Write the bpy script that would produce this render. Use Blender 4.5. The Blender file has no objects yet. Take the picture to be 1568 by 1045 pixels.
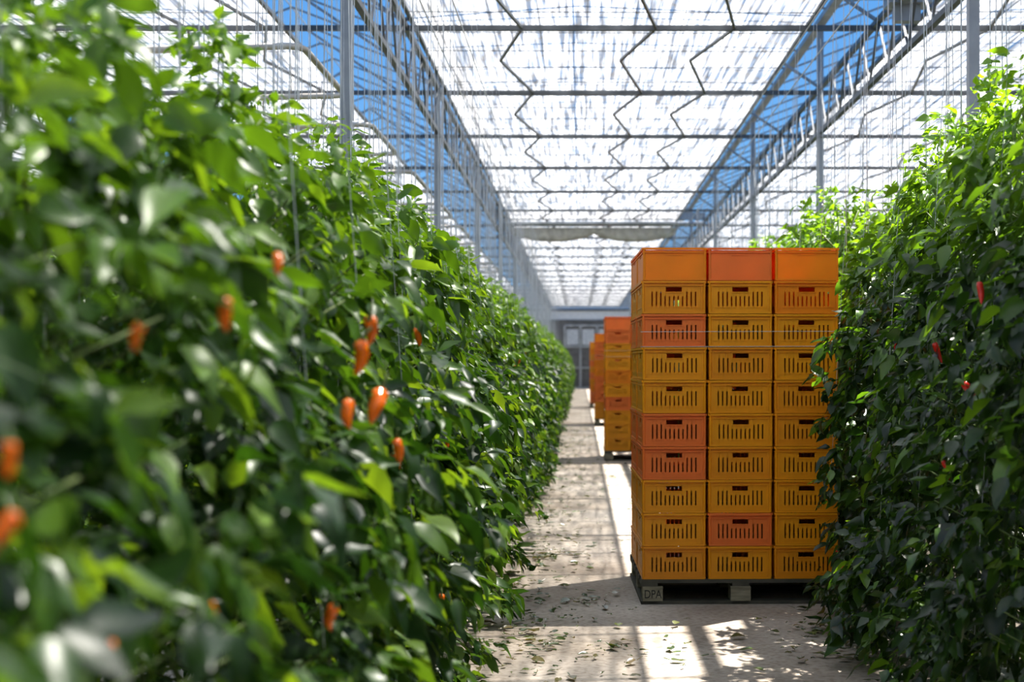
import bpy, math, random
import numpy as np
from mathutils import Vector, Matrix
random.seed(7); rng=np.random.default_rng(7)
S=bpy.context.scene
CAMH=1.45; F=2300.0
S.view_settings.view_transform='Standard'
S.view_settings.look='None'
S.view_settings.exposure=0.62
S.view_settings.gamma=0.90

# ------------------------------------------------ helpers
class MB:
    def __init__(s): s.v=[]; s.f=[]
    def beam(s,p0,p1,w,h=None,up=(0,0,1)):
        h=w if h is None else h
        p0=Vector(p0);p1=Vector(p1);d=(p1-p0).normalized();u=Vector(up)
        if abs(d.dot(u))>.98:u=Vector((0,1,0))
        a=d.cross(u).normalized();b=a.cross(d).normalized();n=len(s.v)
        for p in(p0,p1):
            for i,j in((-1,-1),(1,-1),(1,1),(-1,1)):
                s.v.append(tuple(p+a*i*w/2+b*j*h/2))
        s.f+=[(n+3,n+2,n+1,n),(n+4,n+5,n+6,n+7)]
        for k in range(4): s.f.append((n+k,n+(k+1)%4,n+4+(k+1)%4,n+4+k))
    def box(s,x0,x1,y0,y1,z0,z1):
        n=len(s.v)
        s.v+=[(x0,y0,z0),(x1,y0,z0),(x1,y1,z0),(x0,y1,z0),(x0,y0,z1),(x1,y0,z1),(x1,y1,z1),(x0,y1,z1)]
        s.f+=[(n+3,n+2,n+1,n),(n+4,n+5,n+6,n+7),(n,n+1,n+5,n+4),(n+1,n+2,n+6,n+5),(n+2,n+3,n+7,n+6),(n+3,n,n+4,n+7)]
    def tube(s,pts,r,k=8):
        pts=[Vector(p) for p in pts];n=len(s.v);m=len(pts)
        for i,p in enumerate(pts):
            d=(pts[min(i+1,m-1)]-pts[max(i-1,0)]).normalized()
            u=Vector((0,0,1)) if abs(d.z)<.9 else Vector((0,1,0))
            a=d.cross(u).normalized();b=a.cross(d)
            rr=r[i] if isinstance(r,(list,tuple)) else r
            for j in range(k):
                t=2*math.pi*j/k
                s.v.append(tuple(p+a*math.cos(t)*rr+b*math.sin(t)*rr))
        for i in range(m-1):
            for j in range(k):
                s.f.append((n+i*k+j,n+i*k+(j+1)%k,n+(i+1)*k+(j+1)%k,n+(i+1)*k+j))
        s.f.append(tuple(n+j for j in range(k))[::-1]); s.f.append(tuple(n+(m-1)*k+j for j in range(k)))
    def mesh(s,name,mat=None,smooth=False):
        me=bpy.data.meshes.new(name);me.from_pydata(s.v,[],s.f)
        if mat:me.materials.append(mat)
        if smooth:
            me.polygons.foreach_set('use_smooth',[True]*len(me.polygons))
        me.update();return me
    def obj(s,name,mat=None,parent=None,smooth=False,loc=(0,0,0)):
        return mk(name,s.mesh(name,mat,smooth),parent,loc)
def mk(name,data,parent=None,loc=(0,0,0)):
    o=bpy.data.objects.new(name,data);S.collection.objects.link(o);o.location=loc
    if parent:o.parent=parent
    return o
def empty(name,loc=(0,0,0)):
    o=mk(name,None,None,loc);o.empty_display_size=.2;return o

class NT:
    def __init__(s,name):
        s.m=bpy.data.materials.new(name);s.m.use_nodes=True;s.t=s.m.node_tree;s.t.nodes.clear()
        s.out=s.n('ShaderNodeOutputMaterial')
    def n(s,t,**k):
        x=s.t.nodes.new(t)
        for a,b in k.items():
            if a in x.inputs.keys(): x.inputs[a].default_value=b
            else: setattr(x,a,b)
        return x
    def l(s,a,b): s.t.links.new(a,b)
    def ramp(s,src,stops):
        r=s.n('ShaderNodeValToRGB');e=r.color_ramp.elements
        while len(e)<len(stops):e.new(.5)
        for i,(p,c) in enumerate(stops):
            e[i].position=p;e[i].color=(*c,1)
        s.l(src,r.inputs['Fac']);return r
    def noise(s,scale,mp=None,detail=4):
        tc=s.n('ShaderNodeTexCoord');m=s.n('ShaderNodeMapping')
        if mp:m.inputs['Scale'].default_value=mp
        n=s.n('ShaderNodeTexNoise');n.inputs['Scale'].default_value=scale;n.inputs['Detail'].default_value=detail
        s.l(tc.outputs['Object'],m.inputs['Vector']);s.l(m.outputs[0],n.inputs['Vector']);return n

def simple(name,c1,c2,rough=.5,metal=0,scale=8,mp=None,bump=0):
    N=NT(name);n=N.noise(scale,mp);r=N.ramp(n.outputs['Fac'],[(.3,c1),(.7,c2)])
    p=N.n('ShaderNodeBsdfPrincipled',Roughness=rough,Metallic=metal)
    N.l(r.outputs[0],p.inputs['Base Color'])
    if bump:
        b=N.n('ShaderNodeBump',Strength=bump,Distance=.01);N.l(n.outputs['Fac'],b.inputs['Height']);N.l(b.outputs[0],p.inputs['Normal'])
    N.l(p.outputs[0],N.out.inputs[0]);return N.m

# ------------------------------------------------ materials
def leafmat(name,stops,topz,trans=.4,topmix=.7,spec=.8,rough=.3):
    N=NT(name);g=N.n('ShaderNodeNewGeometry')
    r=N.ramp(g.outputs['Random Per Island'],stops)
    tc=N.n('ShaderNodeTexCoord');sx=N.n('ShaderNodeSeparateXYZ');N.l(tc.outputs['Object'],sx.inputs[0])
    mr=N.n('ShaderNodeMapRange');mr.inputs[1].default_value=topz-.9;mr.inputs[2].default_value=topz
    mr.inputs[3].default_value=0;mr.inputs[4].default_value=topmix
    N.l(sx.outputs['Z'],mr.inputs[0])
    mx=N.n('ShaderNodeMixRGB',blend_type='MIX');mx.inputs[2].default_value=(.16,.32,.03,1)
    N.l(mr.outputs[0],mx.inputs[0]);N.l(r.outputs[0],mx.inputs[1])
    p=N.n('ShaderNodeBsdfPrincipled',Roughness=rough);p.inputs['Specular IOR Level'].default_value=spec
    N.l(mx.outputs[0],p.inputs['Base Color'])
    t=N.n('ShaderNodeBsdfTranslucent')
    br=N.n('ShaderNodeMixRGB',blend_type='MULTIPLY');br.inputs[0].default_value=1;br.inputs[2].default_value=(3.1,2.6,.7,1)
    N.l(mx.outputs[0],br.inputs[1]);N.l(br.outputs[0],t.inputs[0])
    ms=N.n('ShaderNodeMixShader',Fac=trans);N.l(p.outputs[0],ms.inputs[1]);N.l(t.outputs[0],ms.inputs[2])
    N.l(ms.outputs[0],N.out.inputs[0]);return N.m
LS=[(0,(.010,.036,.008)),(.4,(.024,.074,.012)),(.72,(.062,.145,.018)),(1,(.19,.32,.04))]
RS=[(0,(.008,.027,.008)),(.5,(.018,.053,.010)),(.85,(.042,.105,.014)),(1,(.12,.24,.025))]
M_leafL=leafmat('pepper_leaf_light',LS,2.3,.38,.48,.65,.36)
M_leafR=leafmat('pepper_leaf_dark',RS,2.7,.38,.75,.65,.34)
M_stem=simple('plant_stem',(.08,.14,.03),(.16,.2,.06),.6)
M_steel=simple('galvanised_steel',(.24,.26,.28),(.40,.42,.44),.45,.4,3)
M_dark=simple('weathered_steel',(.09,.095,.10),(.18,.19,.20),.5,.3,3)
M_pipe=simple('painted_pipe',(.50,.45,.38),(.66,.62,.56),.4,.1,5)
M_string=simple('twine',(.45,.47,.50),(.65,.67,.7),.8)
M_wood=simple('weathered_pallet_wood',(.17,.15,.10),(.38,.34,.24),.8,0,6,(1,1,8),.4)
M_woodd=simple('dark_pallet_board',(.045,.045,.035),(.12,.11,.08),.8,0,6,(1,8,1),.4)
M_ink=simple('stencil_ink',(.02,.02,.02),(.03,.03,.03),.8)
M_white=simple('substrate_foil',(.6,.6,.58),(.75,.75,.72),.5)
def plastic(name,c):
    N=NT(name);n=N.noise(5,None,3)
    r=N.ramp(n.outputs['Fac'],[(.3,tuple(x*.9 for x in c)),(.7,c)])
    p=N.n('ShaderNodeBsdfPrincipled',Roughness=.38);N.l(r.outputs[0],p.inputs['Base Color'])
    t=N.n('ShaderNodeBsdfTranslucent');N.l(r.outputs[0],t.inputs[0])
    ms=N.n('ShaderNodeMixShader',Fac=.16);N.l(p.outputs[0],ms.inputs[1]);N.l(t.outputs[0],ms.inputs[2]);N.l(ms.outputs[0],N.out.inputs[0]);return N.m
P_amb=plastic('amber_plastic',(1.0,.42,.006))
P_am2=plastic('deep_amber_plastic',(.96,.375,.008))
P_org=plastic('orange_plastic',(1.0,.32,.006))
P_red=plastic('coral_orange_plastic',(1.0,.25,.045))
P_pepO=simple('orange_pepper_skin',(.9,.15,.006),(.98,.22,.01),.16)
P_pepR=simple('red_pepper_skin',(.5,.015,.01),(.7,.03,.015),.2)

# floor
N=NT('dusty_concrete');n1=N.noise(1.6,None,8);r1=N.ramp(n1.outputs['Fac'],[(.3,(.36,.31,.26)),(.5,(.49,.435,.375)),(.72,(.60,.545,.48))])
n2=N.noise(30,None,6);r2=N.ramp(n2.outputs['Fac'],[(.3,(.66,.63,.60)),(.55,(1,1,1))])
n3=N.noise(.55,None,5);r3=N.ramp(n3.outputs['Fac'],[(.4,(.76,.73,.69)),(.6,(1,1,1))])
m=N.n('ShaderNodeMixRGB',blend_type='MULTIPLY');m.inputs[0].default_value=1;N.l(r1.outputs[0],m.inputs[1]);N.l(r2.outputs[0],m.inputs[2])
m2=N.n('ShaderNodeMixRGB',blend_type='MULTIPLY');m2.inputs[0].default_value=1;N.l(m.outputs[0],m2.inputs[1]);N.l(r3.outputs[0],m2.inputs[2])
p=N.n('ShaderNodeBsdfPrincipled',Roughness=.85);N.l(m2.outputs[0],p.inputs['Base Color'])
b=N.n('ShaderNodeBump',Strength=.3,Distance=.01);N.l(n2.outputs['Fac'],b.inputs['Height']);N.l(b.outputs[0],p.inputs['Normal']);N.l(p.outputs[0],N.out.inputs[0]);M_floor=N.m

# shade screen
def screenmat(name,mp,t0=.12,t1=.45):
    N=NT(name);n=N.noise(1,mp,3)
    r=N.ramp(n.outputs['Fac'],[(.36,(.14,.14,.142)),(.45,(.32,.32,.32)),(.53,(.56,.558,.55)),(.66,(.80,.795,.78))])
    t=N.n('ShaderNodeBsdfTranslucent');N.l(r.outputs[0],t.inputs[0])
    d=N.n('ShaderNodeBsdfDiffuse');N.l(r.outputs[0],d.inputs[0])
    tr=N.n('ShaderNodeBsdfTransparent')
    a=N.n('ShaderNodeMixShader',Fac=.2);N.l(t.outputs[0],a.inputs[1]);N.l(d.outputs[0],a.inputs[2])
    q=N.noise(1,tuple(x*1.7 for x in mp),2);rr=N.ramp(q.outputs['Fac'],[(.42,(t0,)*3),(.64,(t1,)*3)])
    c=N.n('ShaderNodeMixShader');N.l(rr.outputs[0],c.inputs[0]);N.l(a.outputs[0],c.inputs[1]);N.l(tr.outputs[0],c.inputs[2])
    N.l(c.outputs[0],N.out.inputs[0]);return N.m
M_scr=screenmat('shade_screen_fabric',(24,.8,1),.12,.48)
M_wall=screenmat('diffuse_wall_panel',(6,6,.6),.1,.2)

# ------------------------------------------------ shell
GX=[-10.6,-6.14,-1.67,2.80,7.27,11.74]
Y0,Y1=-6.0,84.0; HC=CAMH+3.25
YA,YB=Y0+.15,Y1-.25
fm=MB();fm.box(-11.5,12.5,Y0-1,Y1+1,-.1,0);fm.obj('floor',M_floor)
ceil=empty('ceiling')
spans=[(-10.5,-6.9),(-6.06,-2.85),(-1.59,2.17),(2.88+.30,6.65),(7.35,11.7)]
for i,(a,b_) in enumerate(spans):
    k=MB()
    ys=list(np.arange(YA,YB+.1,3.35/2))
    for j,yy in enumerate(ys):
        sag=.0 if j%2==0 else -.025
        k.v+=[(a,yy,HC+sag),(b_,yy,HC+sag)]
    for j in range(len(ys)-1):k.f.append((2*j,2*j+1,2*j+3,2*j+2))
    k.obj('shade_screen_%d'%i,M_scr,ceil)
for nm,x in(('wall_left',-10.9),('wall_right',12.0)):
    e=empty(nm);k=MB();k.v+=[(x,Y0,0),(x,Y1,0),(x,Y1,5.6),(x,Y0,5.6)];k.f.append((0,1,2,3));k.obj('panel',M_wall,e)
    k=MB()
    for y in np.arange(Y0,Y1,3.35):k.beam((x,y,0),(x,y,5.6),.06)
    for z in(.6,2,3.4,4.8):k.beam((x,Y0,z),(x,Y1,z),.05)
    k.obj('frame_bars',M_steel,e)
e=empty('wall_back');k=MB();k.box(-10.9,12.0,Y1,Y1+.1,3.9,5.8);k.obj('upper_panel',M_white,e)
M_grey=simple('grey_cladding',(.13,.13,.13),(.20,.20,.20),.6,0,1.5)
k=MB();k.box(-10.9,12.0,Y1+.02,Y1+.12,0,3.9);k.obj('lower_panel',M_grey,e)
k=MB()
for z in(3.9,4.5):k.beam((-10.9,Y1-.03,z),(12.0,Y1-.03,z),.1)
k.obj('rails',M_dark,e)
e=empty('door_1');k=MB();k.box(-.9,1.9,Y1-.1,Y1-.07,.02,3.6);k.obj('door_leaf',simple('door_grey',(.07,.07,.075),(.13,.13,.135)),e)
k=MB()
for x in(-.9,.0,.95,1.9):k.beam((x,Y1-.14,0),(x,Y1-.14,3.6),.12)
for z in(.06,1.2,2.4,3.6):k.beam((-.9,Y1-.14,z),(1.9,Y1-.14,z),.1)
k.obj('door_frame',M_steel,e)
k=MB()
for x in(-.8,.1,1.05):k.box(x,x+.7,Y1-.13,Y1-.105,2.5,3.4)
k.obj('door_glass',simple('pale_window_glass',(.35,.38,.42),(.5,.53,.56),.1),e)
e=empty('wall_front');k=MB();k.v+=[(-10.9,Y0,0),(12.0,Y0,0),(12.0,Y0,5.6),(-10.9,Y0,5.6)];k.f.append((0,1,2,3));k.obj('panel',M_wall,e)

# ------------------------------------------------ steel structure
ZB,ZT=CAMH+2.70,CAMH+3.22
for x in GX:
    k=MB()
    k.beam((x,YA,ZB),(x,YB,ZB),.05);k.beam((x,YA,ZT),(x,YB,ZT),.05)
    y=YA;s=3.35/4
    while y<YB-s:
        k.beam((x,y,ZB),(x,y+s/2,ZT),.02);k.beam((x,y+s/2,ZT),(x,y+s,ZB),.02);y+=s
    k.obj('lattice_truss',M_dark,ceil)
    if -7<x<8:
        for y in np.arange(10.5-13.4,Y1,6.7):
            p=MB();p.beam((x,y,0),(x,y,ZB-.03),.075,.075)
            p.box(x-.1,x+.1,y-.1,y+.1,0,.02);p.box(x-.07,x+.07,y-.07,y+.07,ZB-.06,ZB-.03)
            p.obj('support_post',M_steel)
            p=MB();p.beam((x,y,ZB-.03),(x,y,ZT+.7),.07);p.obj('post_head',M_steel,ceil)
k=MB();zz=HC-.05
for y in np.arange(10.7-4*3.35,YB,3.35):
    k.beam((GX[0],y,zz),(GX[-1],y,zz),.045,.05)
k.obj('cross_bars',M_dark,ceil)
k=MB()
for off in(-8.94,-4.47,0,4.47):
    for xa,xb in((-.56,-.84),(.72,.42),(1.47,1.15)):
        for y in np.arange(10.7-4*3.35,YB-4,3.35):
            k.beam((xa+off,y,zz),(xb+off,y+1.4,zz-.02),.025);k.beam((xb+off,y+1.4,zz-.02),(xa+off,y+3.35,zz),.025)
k.obj('zigzag_rods',M_dark,ceil)  # thin dark rods laid in a zigzag just under the screens
k=MB()
for a,b_ in spans:
    k.beam((a,YA,HC-.02),(a,YB,HC-.02),.035);k.beam((b_,YA,HC-.02),(b_,YB,HC-.02),.035)
    for t in np.linspace(a+.3,b_-.3,8):k.beam((t,YA,HC-.03),(t,YB,HC-.03),.005)
    for y in np.arange(YA,YB,.84):k.beam((a,y,HC-.03),(b_,y+.05,HC-.03),.007)
k.obj('curtain_rods',M_dark,ceil)
k=MB()
for i in range(len(GX)-1):
    a,b_=GX[i],GX[i+1];c=(a+b_)/2;zg=ZT+.75;zr=zg+.85
    k.beam((a,YA,zg),(a,YB,zg),.10,.06);k.beam((c,YA,zr),(c,YB,zr),.014)
    for y in np.arange(YA,YB,1.12):
        k.beam((a,y,zg),(c,y,zr),.024);k.beam((c,y,zr),(b_,y,zg),.024)
    for y in np.arange(10.5-13.4,YB,6.7/2):
        k.beam((a,y,ZT),(c,y,zr-.1),.03);k.beam((b_,y,ZT),(c,y,zr-.1),.03)
k.obj('roof_frame',M_steel,ceil)
# gathered curtain across the house
e=empty('gathered_shade_curtain');e.parent=ceil;yb=33.0
k=MB();k.beam((GX[2],yb,CAMH+3.3),(GX[3],yb,CAMH+3.3),.12,.16);k.tube([(GX[2],yb-.15,CAMH+3.12),(GX[3],yb-.15,CAMH+3.12)],.05)
k.obj('carrier_beam',M_steel,e)
k=MB();nx=60
for j in range(nx+1):
    t=j/nx;x=-1.55+t*3.7
    sag=.18*abs(math.sin(t*math.pi*2.0))**.7
    for q in range(7):
        a=q/6*math.pi
        k.v.append((x,yb+.1+.10*math.cos(a)+.02*math.sin(x*23+q),CAMH+3.05-(.14+sag)*math.sin(a)))
for j in range(nx):
    for q in range(6):
        k.f.append((j*7+q,j*7+q+1,(j+1)*7+q+1,(j+1)*7+q))
k.obj('draped_fabric',simple('beige_fabric',(.42,.40,.37),(.6,.58,.54),.9),e,True)
k=MB();yy=12.6;k.box(2.62,2.98,yy-.14,yy+.14,ZT-.16,ZT+.02);k.tube([(2.3,yy,ZT-.08),(3.3,yy,ZT-.08)],.03);k.tube([(2.75,yy-.34,ZT-.1),(2.75,yy-.1,ZT-.1)],.075,14)
k.box(2.68,2.9,yy-.06,yy+.06,ZT-.3,ZT-.16)
k.obj('curtain_drive_motor',M_steel,ceil)
def loop(y0,y1,x,z):
    pts=[(x-1.1,y0,z-.03),(x-.1,y0,z),(x-.03,y0+.03,z),(x,y0+.12,z),(x,y1-.12,z),(x-.03,y1-.03,z),(x-.1,y1,z),(x-.9,y1,z-.02)]
    k=MB();k.tube(pts,.025,8);k.tube([(x-.45,y0,z),(x-.45,y0,ZB-.1)],.006,5);k.tube([(x-.45,y1,z),(x-.45,y1,ZB-.1)],.006,5)
    k.obj('heating_pipe_loop',M_pipe,None,True)
for j in range(9): loop(10.2+3.35*j-3.35,10.2+3.35*j-3.35+1.9,-1.93,CAMH+2.2)

# strings (parts of the crop rows)
def strings(parent,X,x0s,h,face,st):
    k=MB()
    for x in x0s:
        for y in np.arange(.6,60,.33):
            yy=y+random.uniform(-.08,.08);xx=x+random.uniform(-.1,.1)
            k.beam((xx-X,yy,h-.8),(xx-X+random.uniform(-.05,.05),yy,ZB-.03),.004)
    for y in np.arange(st,30,.8):
        yy=y+random.uniform(-.15,.15);k.beam(((face-X)*.93+random.uniform(-.03,.02),yy,random.uniform(.3,1.0)),((face-X)*.5,yy,ZB-.03),.0022)
    for d in(-.12,.12):k.beam((d,.5,ZB-.03),(d,80,ZB-.03),.008)
    k.obj('support_strings',M_string,parent)
k=MB()
for y in np.arange(1,70,.2):
    xx=-1.67+random.uniform(-.12,.3)*1.0;k.beam((xx,y,random.uniform(2.4,3.3)),(xx,y,ZT),.0035)
for y in np.arange(4,60,.6):
    xx=2.8+random.uniform(-.3,.3);k.beam((xx,y,random.uniform(2.9,3.6)),(xx,y,ZT),.0035)
k.obj('hanging_cords',M_string,ceil)

# ------------------------------------------------ plants
T=[0,.14,.36,.62,.84,1.0];W=[.0,.17,.245,.185,.075,0]
def tmpl():
    v=[(0,0,0)]
    for t,w in zip(T[1:-1],W[1:-1]):
        v+=[(t,-w,.38*w),(t,0,0),(t,w,.38*w)]
    v.append((1,0,0))
    f=[(0,2,1),(0,3,2)]
    for r in range(3):
        a=1+3*r;f+=[(a,a+1,a+4,a+3),(a+1,a+2,a+5,a+4)]
    f+=[(10,11,13),(11,12,13)]
    n=len(v);v+=[(-.45,-.012,.10),(-.45,.012,.10),(0,.014,0.0),(0,-.014,0.0)];f.append((n,n+1,n+2,n+3))
    return np.array(v,float),f
TV,TF=tmpl()
def leaves_mesh(name,P,D,Nn,L,droop,mat,extra=None):
    n=len(P)
    D=D/np.linalg.norm(D,axis=1,keepdims=True)
    B=np.cross(Nn,D);B/=np.linalg.norm(B,axis=1,keepdims=True)+1e-9
    U=np.cross(D,B)
    wv=rng.uniform(.85,1.2,n)
    x=TV[None,:,0]*L[:,None]; y=TV[None,:,1]*(L*wv)[:,None]
    z=TV[None,:,2]*L[:,None]-droop[:,None]*(TV[None,:,0]**2)*L[:,None]
    y=y+rng.normal(0,.12,n)[:,None]*(TV[None,:,0]**2)*L[:,None]
    V=P[:,None,:]+x[...,None]*D[:,None,:]+y[...,None]*B[:,None,:]+z[...,None]*U[:,None,:]
    V+=rng.normal(0,.0022,V.shape)
    V=V.reshape(-1,3);nv=len(TV)
    faces=[]
    for i in range(n):
        o=i*nv
        for f in TF:faces.append(tuple(o+q for q in f))
    me=bpy.data.meshes.new(name);vl=V.tolist()
    if extra:
        o=len(vl);vl+=extra.v;faces+=[tuple(o+q for q in f) for f in extra.f]
    me.from_pydata(vl,[],faces);me.materials.append(mat)
    me.polygons.foreach_set('use_smooth',[True]*len(me.polygons))
    if extra:
        me.materials.append(M_stem);k=len(extra.f);idx=[0]*(len(faces)-k)+[1]*k;me.polygons.foreach_set('material_index',idx)
    me.update();return me
def chunk(name,top,wfun,mat,nodes=190,length=1.0,seed=0,Lr=(.07,.15)):
    ph=seed*1.7
    P=[];D=[];Nn=[];L=[];dr=[]
    for side in(-1,1):
        for i in range(nodes):
            y=length*rng.random()
            tp=top*(1+.05*math.sin(2*math.pi*y*2+ph)+.04*math.sin(2*math.pi*y*3+ph*3))
            z=.08+(tp-.08)*rng.random()**.95
            lump=.12*math.sin(2*math.pi*y+ph+z*2.3)+.08*math.sin(5.1*z+ph*2+4*math.pi*y)-.04
            depth=abs(rng.normal(0,.12)) if rng.random()<.75 else rng.random()*.45
            if rng.random()<.05 and z<.8*tp:depth=-rng.random()*.10
            w=max(.02,wfun(z/tp)+lump*min(1,wfun(z/tp)/.4)-depth)
            c=np.array([side*w*(1 if rng.random()<.9 else .5),y,z])
            m=int(rng.integers(5,10))
            a0=rng.random()*6.28; big=rng.uniform(.75,1.15)
            for q in range(m):
                a=a0+q*2.4+rng.normal(0,.3)
                out=np.array([side*.75+.75*math.cos(a),.95*math.sin(a),0])
                out/=np.linalg.norm(out)+1e-6
                tilt=rng.normal(-.6,.5)
                if z>tp*.88:tilt+=.5
                d=out+np.array([0,0,tilt])
                n=np.array([side*.35,0,.9])+rng.normal(0,.45,3)
                l=rng.uniform(*Lr)*big*(0.72 if z>tp*.9 else 1)
                P.append(c+out*rng.uniform(.02,.06)+rng.normal(0,.025,3));D.append(d);Nn.append(n);L.append(l);dr.append(rng.uniform(.0,.5))
    ex=MB()
    for i in range(7):
        y=(i+.5)/7*length
        pts=[(random.uniform(-.12,.12),y+random.uniform(-.04,.04),z) for z in np.linspace(.1,top*.97,8)]
        ex.tube(pts,.007,4)
    for i in range(60):
        y=random.random()*length;z=random.uniform(.2,top*.92);s=random.choice((-1,1));w=wfun(z/top)
        ex.tube([(s*.05,y,z-.12),(s*w*.6,y+random.uniform(-.1,.1),z-.03),(s*w*.9,y+random.uniform(-.12,.12),z+.06)],.0035,3)
    P=np.array(P);ok=P[:,2]>.05
    return leaves_mesh(name,P[ok],np.array(D)[ok],np.array(Nn)[ok],np.array(L)[ok],np.array(dr)[ok],mat,ex)
def interp(pts):
    xs=[p[0] for p in pts];ys=[p[1] for p in pts]
    return lambda t:float(np.interp(t,xs,ys))
wL=interp([(0,.46),(.15,.5),(.4,.54),(.65,.48),(.8,.36),(.93,.18),(1,.04)])
wR=interp([(0,.6),(.15,.57),(.4,.5),(.65,.45),(.8,.36),(.92,.22),(1,.06)])
CL=[chunk('pepper_foliage_light_%d'%i,2.21,wL,M_leafL,230,1.0,i,(.06,.135)) for i in range(6)]
CR=[chunk('pepper_foliage_dark_%d'%i,2.72,wR,M_leafR,275,1.0,i+9,(.06,.13)) for i in range(6)]
def row(X,Ys,meshes,jit=.03,fn=None):
    e=empty('pepper_plant_row',(X,0,0))
    last=-1
    for y in Ys:
        i=random.choice([q for q in range(len(meshes)) if q!=last]);last=i
        o=mk('plant_section',meshes[i],e,(random.uniform(-jit,jit),y,0))
        sz=random.uniform(.95,1.05);sx=random.uniform(.97,1.04)
        if fn:
            dx,sz2=fn(y);o.location.x+=dx;sz*=sz2
        if random.random()<.5:
            o.rotation_euler=(0,0,math.pi);o.location.y+=1.0
        o.scale=(sx,1,sz)
    g=MB();g.box(-.12,.12,Ys[0],Ys[-1]+1,0.0,.07);g.obj('substrate_slab',M_white,e)
    return e
rowL=row(-1.06,list(np.arange(.35,81,1.0)),CL,.05,lambda y:(0,.975 if y<3.5 else 1.0))
def rf(y):
    if y<5.5:return .0,1.0
    if y<8.2:return .0,.98
    if y<10.5:return .22,.90
    return .08,.95
rowR=row(1.93,list(np.arange(-.5,81,1.0)),CR,.05,rf)
row(-3.3,list(np.arange(.35,60,1.0)),CL);row(4.3,list(np.arange(-.5,60,1.0)),CR)
strings(rowL,-1.06,(-1.0,-1.25),2.1,-.53,3.2);strings(rowR,1.93,(1.95,2.2),2.5,1.44,4)

# peppers
def pepper(name,mat,ln,r):
    k=MB();prof=[(0,.35),(.03,.75),(.12,1),(.35,.98),(.6,.82),(.82,.54),(.95,.25),(1,.05)]
    k.tube([(.016*math.sin(t*2.5),0,-t*ln) for t,_ in prof],[r*q for _,q in prof],12)
    me=k.mesh(name,mat,True)
    s=MB();s.tube([(0,0,-.002),(.004,0,.012),(.012,.003,.03)],[.006,.0035,.003],6)
    s.tube([(0,0,-.004),(0,0,.004)],[r*.55,r*.3],8)
    me2=s.mesh(name+'_stalk',M_stem,True)
    return me,me2
PO=pepper('orange_pepper',P_pepO,.066,.0145);PR=pepper('red_pepper',P_pepR,.095,.013)
def hang(parent,X,x,y,z,pm,sc=1):
    rot=(random.uniform(-.4,.4),random.uniform(-.45,.45),random.random()*6)
    for me,nm in zip(pm,('pepper_fruit','pepper_stalk')):
        o=mk(nm,me,parent,(x-X,y,z));o.rotation_euler=rot;o.scale=(sc,)*3
for x,y,sc,X in((577,497,1,-.44),(563,532,1.05,-.44),(596,612,1.25,-.42),(547,626,.85,-.44),(619,686,.9,-.44),(352,465,.7,-.47),(512,808,.9,-.46),(524,947,.85,-.47),(30,805,.65,-.49),(220,507,.5,-.5),(170,1000,.5,-.5),(690,930,.7,-.46),(868,660,.8,-.44),(325,940,.5,-.49),(434,398,.6,-.48),(15,690,.5,-.5)):
    z=F*-X/(907-x);hang(rowL,-1.06,X,z,CAMH+(568-y)*z/F,PO,sc)
for x,y,sc in((1505,598,1.1),(1460,535,.9),(1530,440,.9),(1473,720,.8),(1318,880,.7)):
    X=1.35;z=F*X/(x-907);hang(rowR,1.93,X,z,CAMH+(568-y)*z/F,PR,sc)
for i in range(40):
    z=random.uniform(4,30);hang(rowL,-1.06,-.55+random.uniform(-.03,.02),z,random.uniform(.3,1.6),PO,random.uniform(.7,1))
    if i%2:z=random.uniform(6,30);hang(rowR,1.93,1.48+random.uniform(-.02,.05),z,random.uniform(.3,2.1),PR,random.uniform(.6,.9))

# leaf litter
def litter():
    n=1700;x=np.where(rng.random(n)<.74,-.60+abs(rng.normal(0,.34,n)),rng.uniform(-.4,1.5,n));y=3+31*rng.random(n)**1.3
    hp=np.array([(.0,9.0),(-.2,7.6),(.1,7.4),(1.2,7.3),(-.25,11),(-.3,14),(1.3,8.0),(-.15,8.3)])
    ix=rng.integers(0,len(hp),n);sel=rng.random(n)<.12
    x=np.where(sel,hp[ix,0]+rng.normal(0,.12,n),x);y=np.where(sel,hp[ix,1]+rng.normal(0,.15,n),y)
    keep=~((x>.3)&(((y>8.75)&(y<10.2))|((y>21.8)&(y<23.2))));x=x[keep];y=y[keep];n=len(x)
    P=np.stack([x,y,np.full(n,.012)+rng.random(n)*.012],1)
    a=rng.random(n)*6.28;D=np.stack([np.cos(a),np.sin(a),rng.normal(0,.06,n)],1)
    Nn=np.stack([rng.normal(0,.2,n),rng.normal(0,.2,n),np.ones(n)],1)
    Ls=np.where(rng.random(n)<.5,rng.uniform(.015,.04,n),rng.uniform(.04,.10,n))
    mk('fallen_leaves',leaves_mesh('fallen_leaves',P,D,Nn,Ls,rng.uniform(-.05,.08,n),M_lit))
M_lit=leafmat('fallen_leaf',[(0,(.04,.07,.025)),(.5,(.08,.12,.04)),(.8,(.18,.14,.07)),(1,(.13,.22,.06))],50,.15)
litter()

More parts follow.
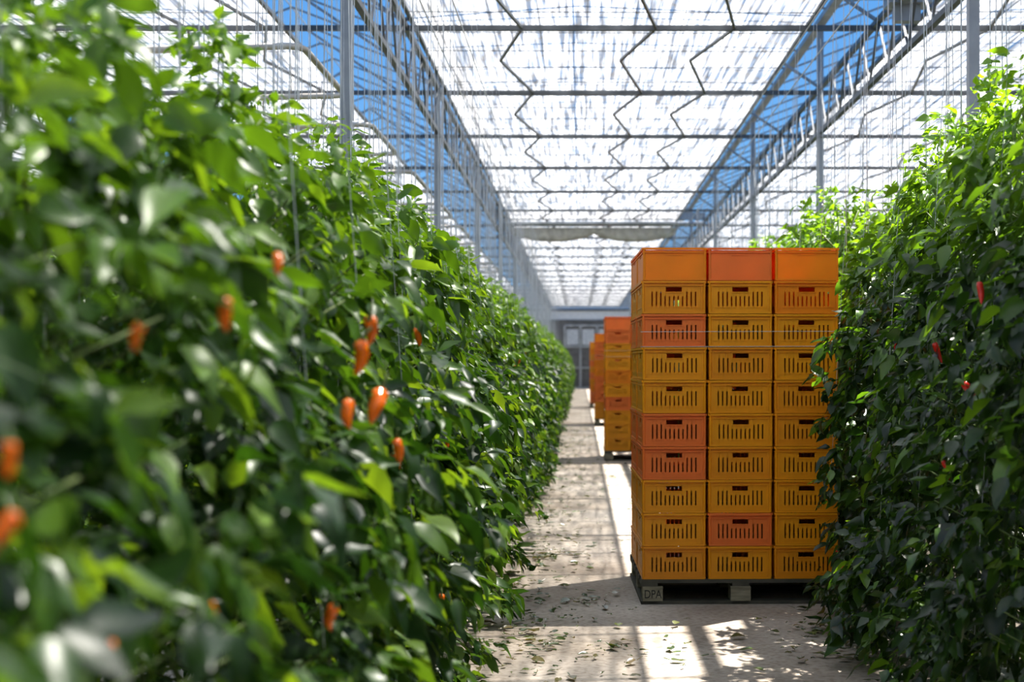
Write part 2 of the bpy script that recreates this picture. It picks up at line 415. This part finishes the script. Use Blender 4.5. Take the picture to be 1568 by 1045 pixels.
# ------------------------------------------------ crates
def crate_mesh(name,mat,slots=True):
    k=MB();W_,D_,H_=.396,.596,.2;t=.004
    def wall(u0,u1,put):
        half=(u1-u0)/2
        def P(a,b,c,d,o0=0,o1=t):put(a,b,c,d,o0,o1)
        if not slots:
            P(-half,half,0,.182)
            P(-.055,.055,.150,.154,t,t+.003);P(-.055,-.051,.154,.182,t,t+.003);P(.051,.055,.154,.182,t,t+.003)
        else:
            P(-half,half,0,.045)
            pitch=.0262;n=int((half-.03)*2/pitch);c=[(i-(n-1)/2)*pitch for i in range(n)];sw=.0042
            def band(v0,v1,cs):
                e=-half
                for q in cs:
                    P(e,q-sw,v0,v1);e=q+sw
                P(e,half,v0,v1)
            band(.045,.105,c);band(.105,.132,[q for q in c if abs(q)>.062])
            P(-half,-.048,.132,.16);P(.048,half,.132,.16);P(-half,half,.16,.182)
            P(-.056,.056,.126,.131,t,t+.004)
            P(-half,half,.036,.040,t,t+.003)
            for s in(-1,1):P(s*(half-.014)-.004,s*(half-.014)+.004,.02,.166,t,t+.005)
        P(-half-.0,half+.0,.184,.197,0,.014)
        P(-half,half,.166,.171,t,t+.008)
        P(-half,half,.0,.012,t,t+.005)
    i=.011
    x=W_/2-i-t;y=D_/2-i-t
    wall(-x,x,lambda a,b,c,d,o0,o1:k.box(a,b,-y-o1,-y-o0,c,d))
    wall(-x,x,lambda a,b,c,d,o0,o1:k.box(a,b,y+o0,y+o1,c,d))
    wall(-y,y,lambda a,b,c,d,o0,o1:k.box(-x-o1,-x-o0,a,b,c,d))
    wall(-y,y,lambda a,b,c,d,o0,o1:k.box(x+o0,x+o1,a,b,c,d))
    for sx in(-1,1):
        for sy in(-1,1):
            k.tube([(sx*(x),sy*(y),0.001),(sx*x,sy*y,.197)],.0085,10)
    k.box(-x,x,-y,y,.004,.010)
    return k.mesh(name,mat)
CM={}
for nm,mt in(('a',P_amb),('b',P_am2),('o',P_org),('r',P_red)):
    CM[nm]=crate_mesh('slotted_crate_'+nm,mt);CM[nm+'t']=crate_mesh('solid_crate_'+nm,mt,False)
PH=.15
def pallet(loc,rz,text=False):
    e=empty('wooden_pallet',loc);e.rotation_euler=(0,0,rz)
    k=MB()
    for i in range(7):
        y=.05+i*(1.1/6);k.box(0,1.2,y-.05,y+.05,.128,PH-.002)
    for x in(.05,.6,1.15):k.box(x-.05,x+.05,0,1.2,.108,.128)
    for x in(.05,.6,1.15):k.box(x-.05,x+.05,0,1.2,0,.02)
    for y in(.05,.6,1.15):k.box(0,1.2,y-.05,y+.05,0.0,.018)
    k.obj('boards',M_woodd,e)
    k=MB()
    for x in(.07,.6,1.13):
        for y in(.065,.6,1.135):k.box(x-.06,x+.06,y-.067,y+.06,.02,.108)
    k.obj('blocks',M_wood,e)
    if text:
        c=bpy.data.curves.new('stencil','FONT');c.body='DPA';c.size=.065;c.extrude=.0005;c.materials.append(M_ink)
        o=mk('stencil_lettering',c,e,(.017,-.003,.038));o.rotation_euler=(math.pi/2,0,0);o.scale=(.85,1.1,1)
rows0=['oro','bao','raa','aba','aab','rab','rba','aaa','ara','bab']  # top to bottom
def stack(x,y,rz,rows,text=False,n=10):
    pallet((x,y,0),rz,text)
    e=empty('harvest_crate_stack',(x,y,PH));e.rotation_euler=(0,0,rz)
    for j in range(n):
        r=rows[n-1-j]
        for c in range(3):
            for d in range(2):
                key=r[c]+('t' if j==n-1 else '')
                o=mk('crate',CM[key],e,(.2+.4*c+random.uniform(-.003,.003),.3+.6*d+random.uniform(-.004,.003),j*.2))
                o.rotation_euler=(0,0,random.uniform(-.004,.004))
    k=MB()
    for z in(1.40,1.49):k.beam((-.005,-.008,z),(1.205,-.008,z+.004),.0015,.003)
    k.obj('tie_cord',M_string,e)
stack(.365,8.85,math.radians(1.3),rows0,True)
def rr():return [''.join(random.choice('abor') for _ in range(3)) for _ in range(10)]
stack(.36,21.9,0,['ror','rro','aoa','aba','ooo','aao','raa','aba','aaa','aaa'])
stack(.33,34.5,0,['ooo']+rr()[1:]);stack(.30,48,0,rr(),n=10)

# ------------------------------------------------ lights / world
sun=bpy.data.lights.new('sun','SUN');sun.energy=11.5;sun.angle=math.radians(.6);sun.color=(1,.95,.88)
so=mk('sun',sun);so.rotation_euler=Vector((-.40,-.35,-1)).to_track_quat('-Z','Y').to_euler()
w=bpy.data.worlds.new('sky');S.world=w;w.use_nodes=True;t=w.node_tree;t.nodes.clear()
o=t.nodes.new('ShaderNodeOutputWorld');b=t.nodes.new('ShaderNodeBackground');tc=t.nodes.new('ShaderNodeTexCoord');sp=t.nodes.new('ShaderNodeSeparateXYZ');cr=t.nodes.new('ShaderNodeValToRGB')
e=cr.color_ramp.elements;e[0].position=0;e[0].color=(.20,.42,.68,1);e[1].position=.4;e[1].color=(.04,.20,.54,1)
t.links.new(tc.outputs['Generated'],sp.inputs[0]);t.links.new(sp.outputs['Z'],cr.inputs[0]);t.links.new(cr.outputs[0],b.inputs[0]);b.inputs[1].default_value=1.0
t.links.new(b.outputs[0],o.inputs[0])

# ------------------------------------------------ camera
c=bpy.data.cameras.new('camera');co=mk('camera',c,None,(0,0,CAMH));co.rotation_euler=(math.pi/2,0,0)
c.sensor_width=36;c.lens=F/1600*36;c.shift_x=-107/1600;c.shift_y=35/1600;c.clip_start=.05;c.clip_end=300
c.dof.use_dof=True;c.dof.focus_distance=7.4;c.dof.aperture_fstop=2.7
S.camera=co
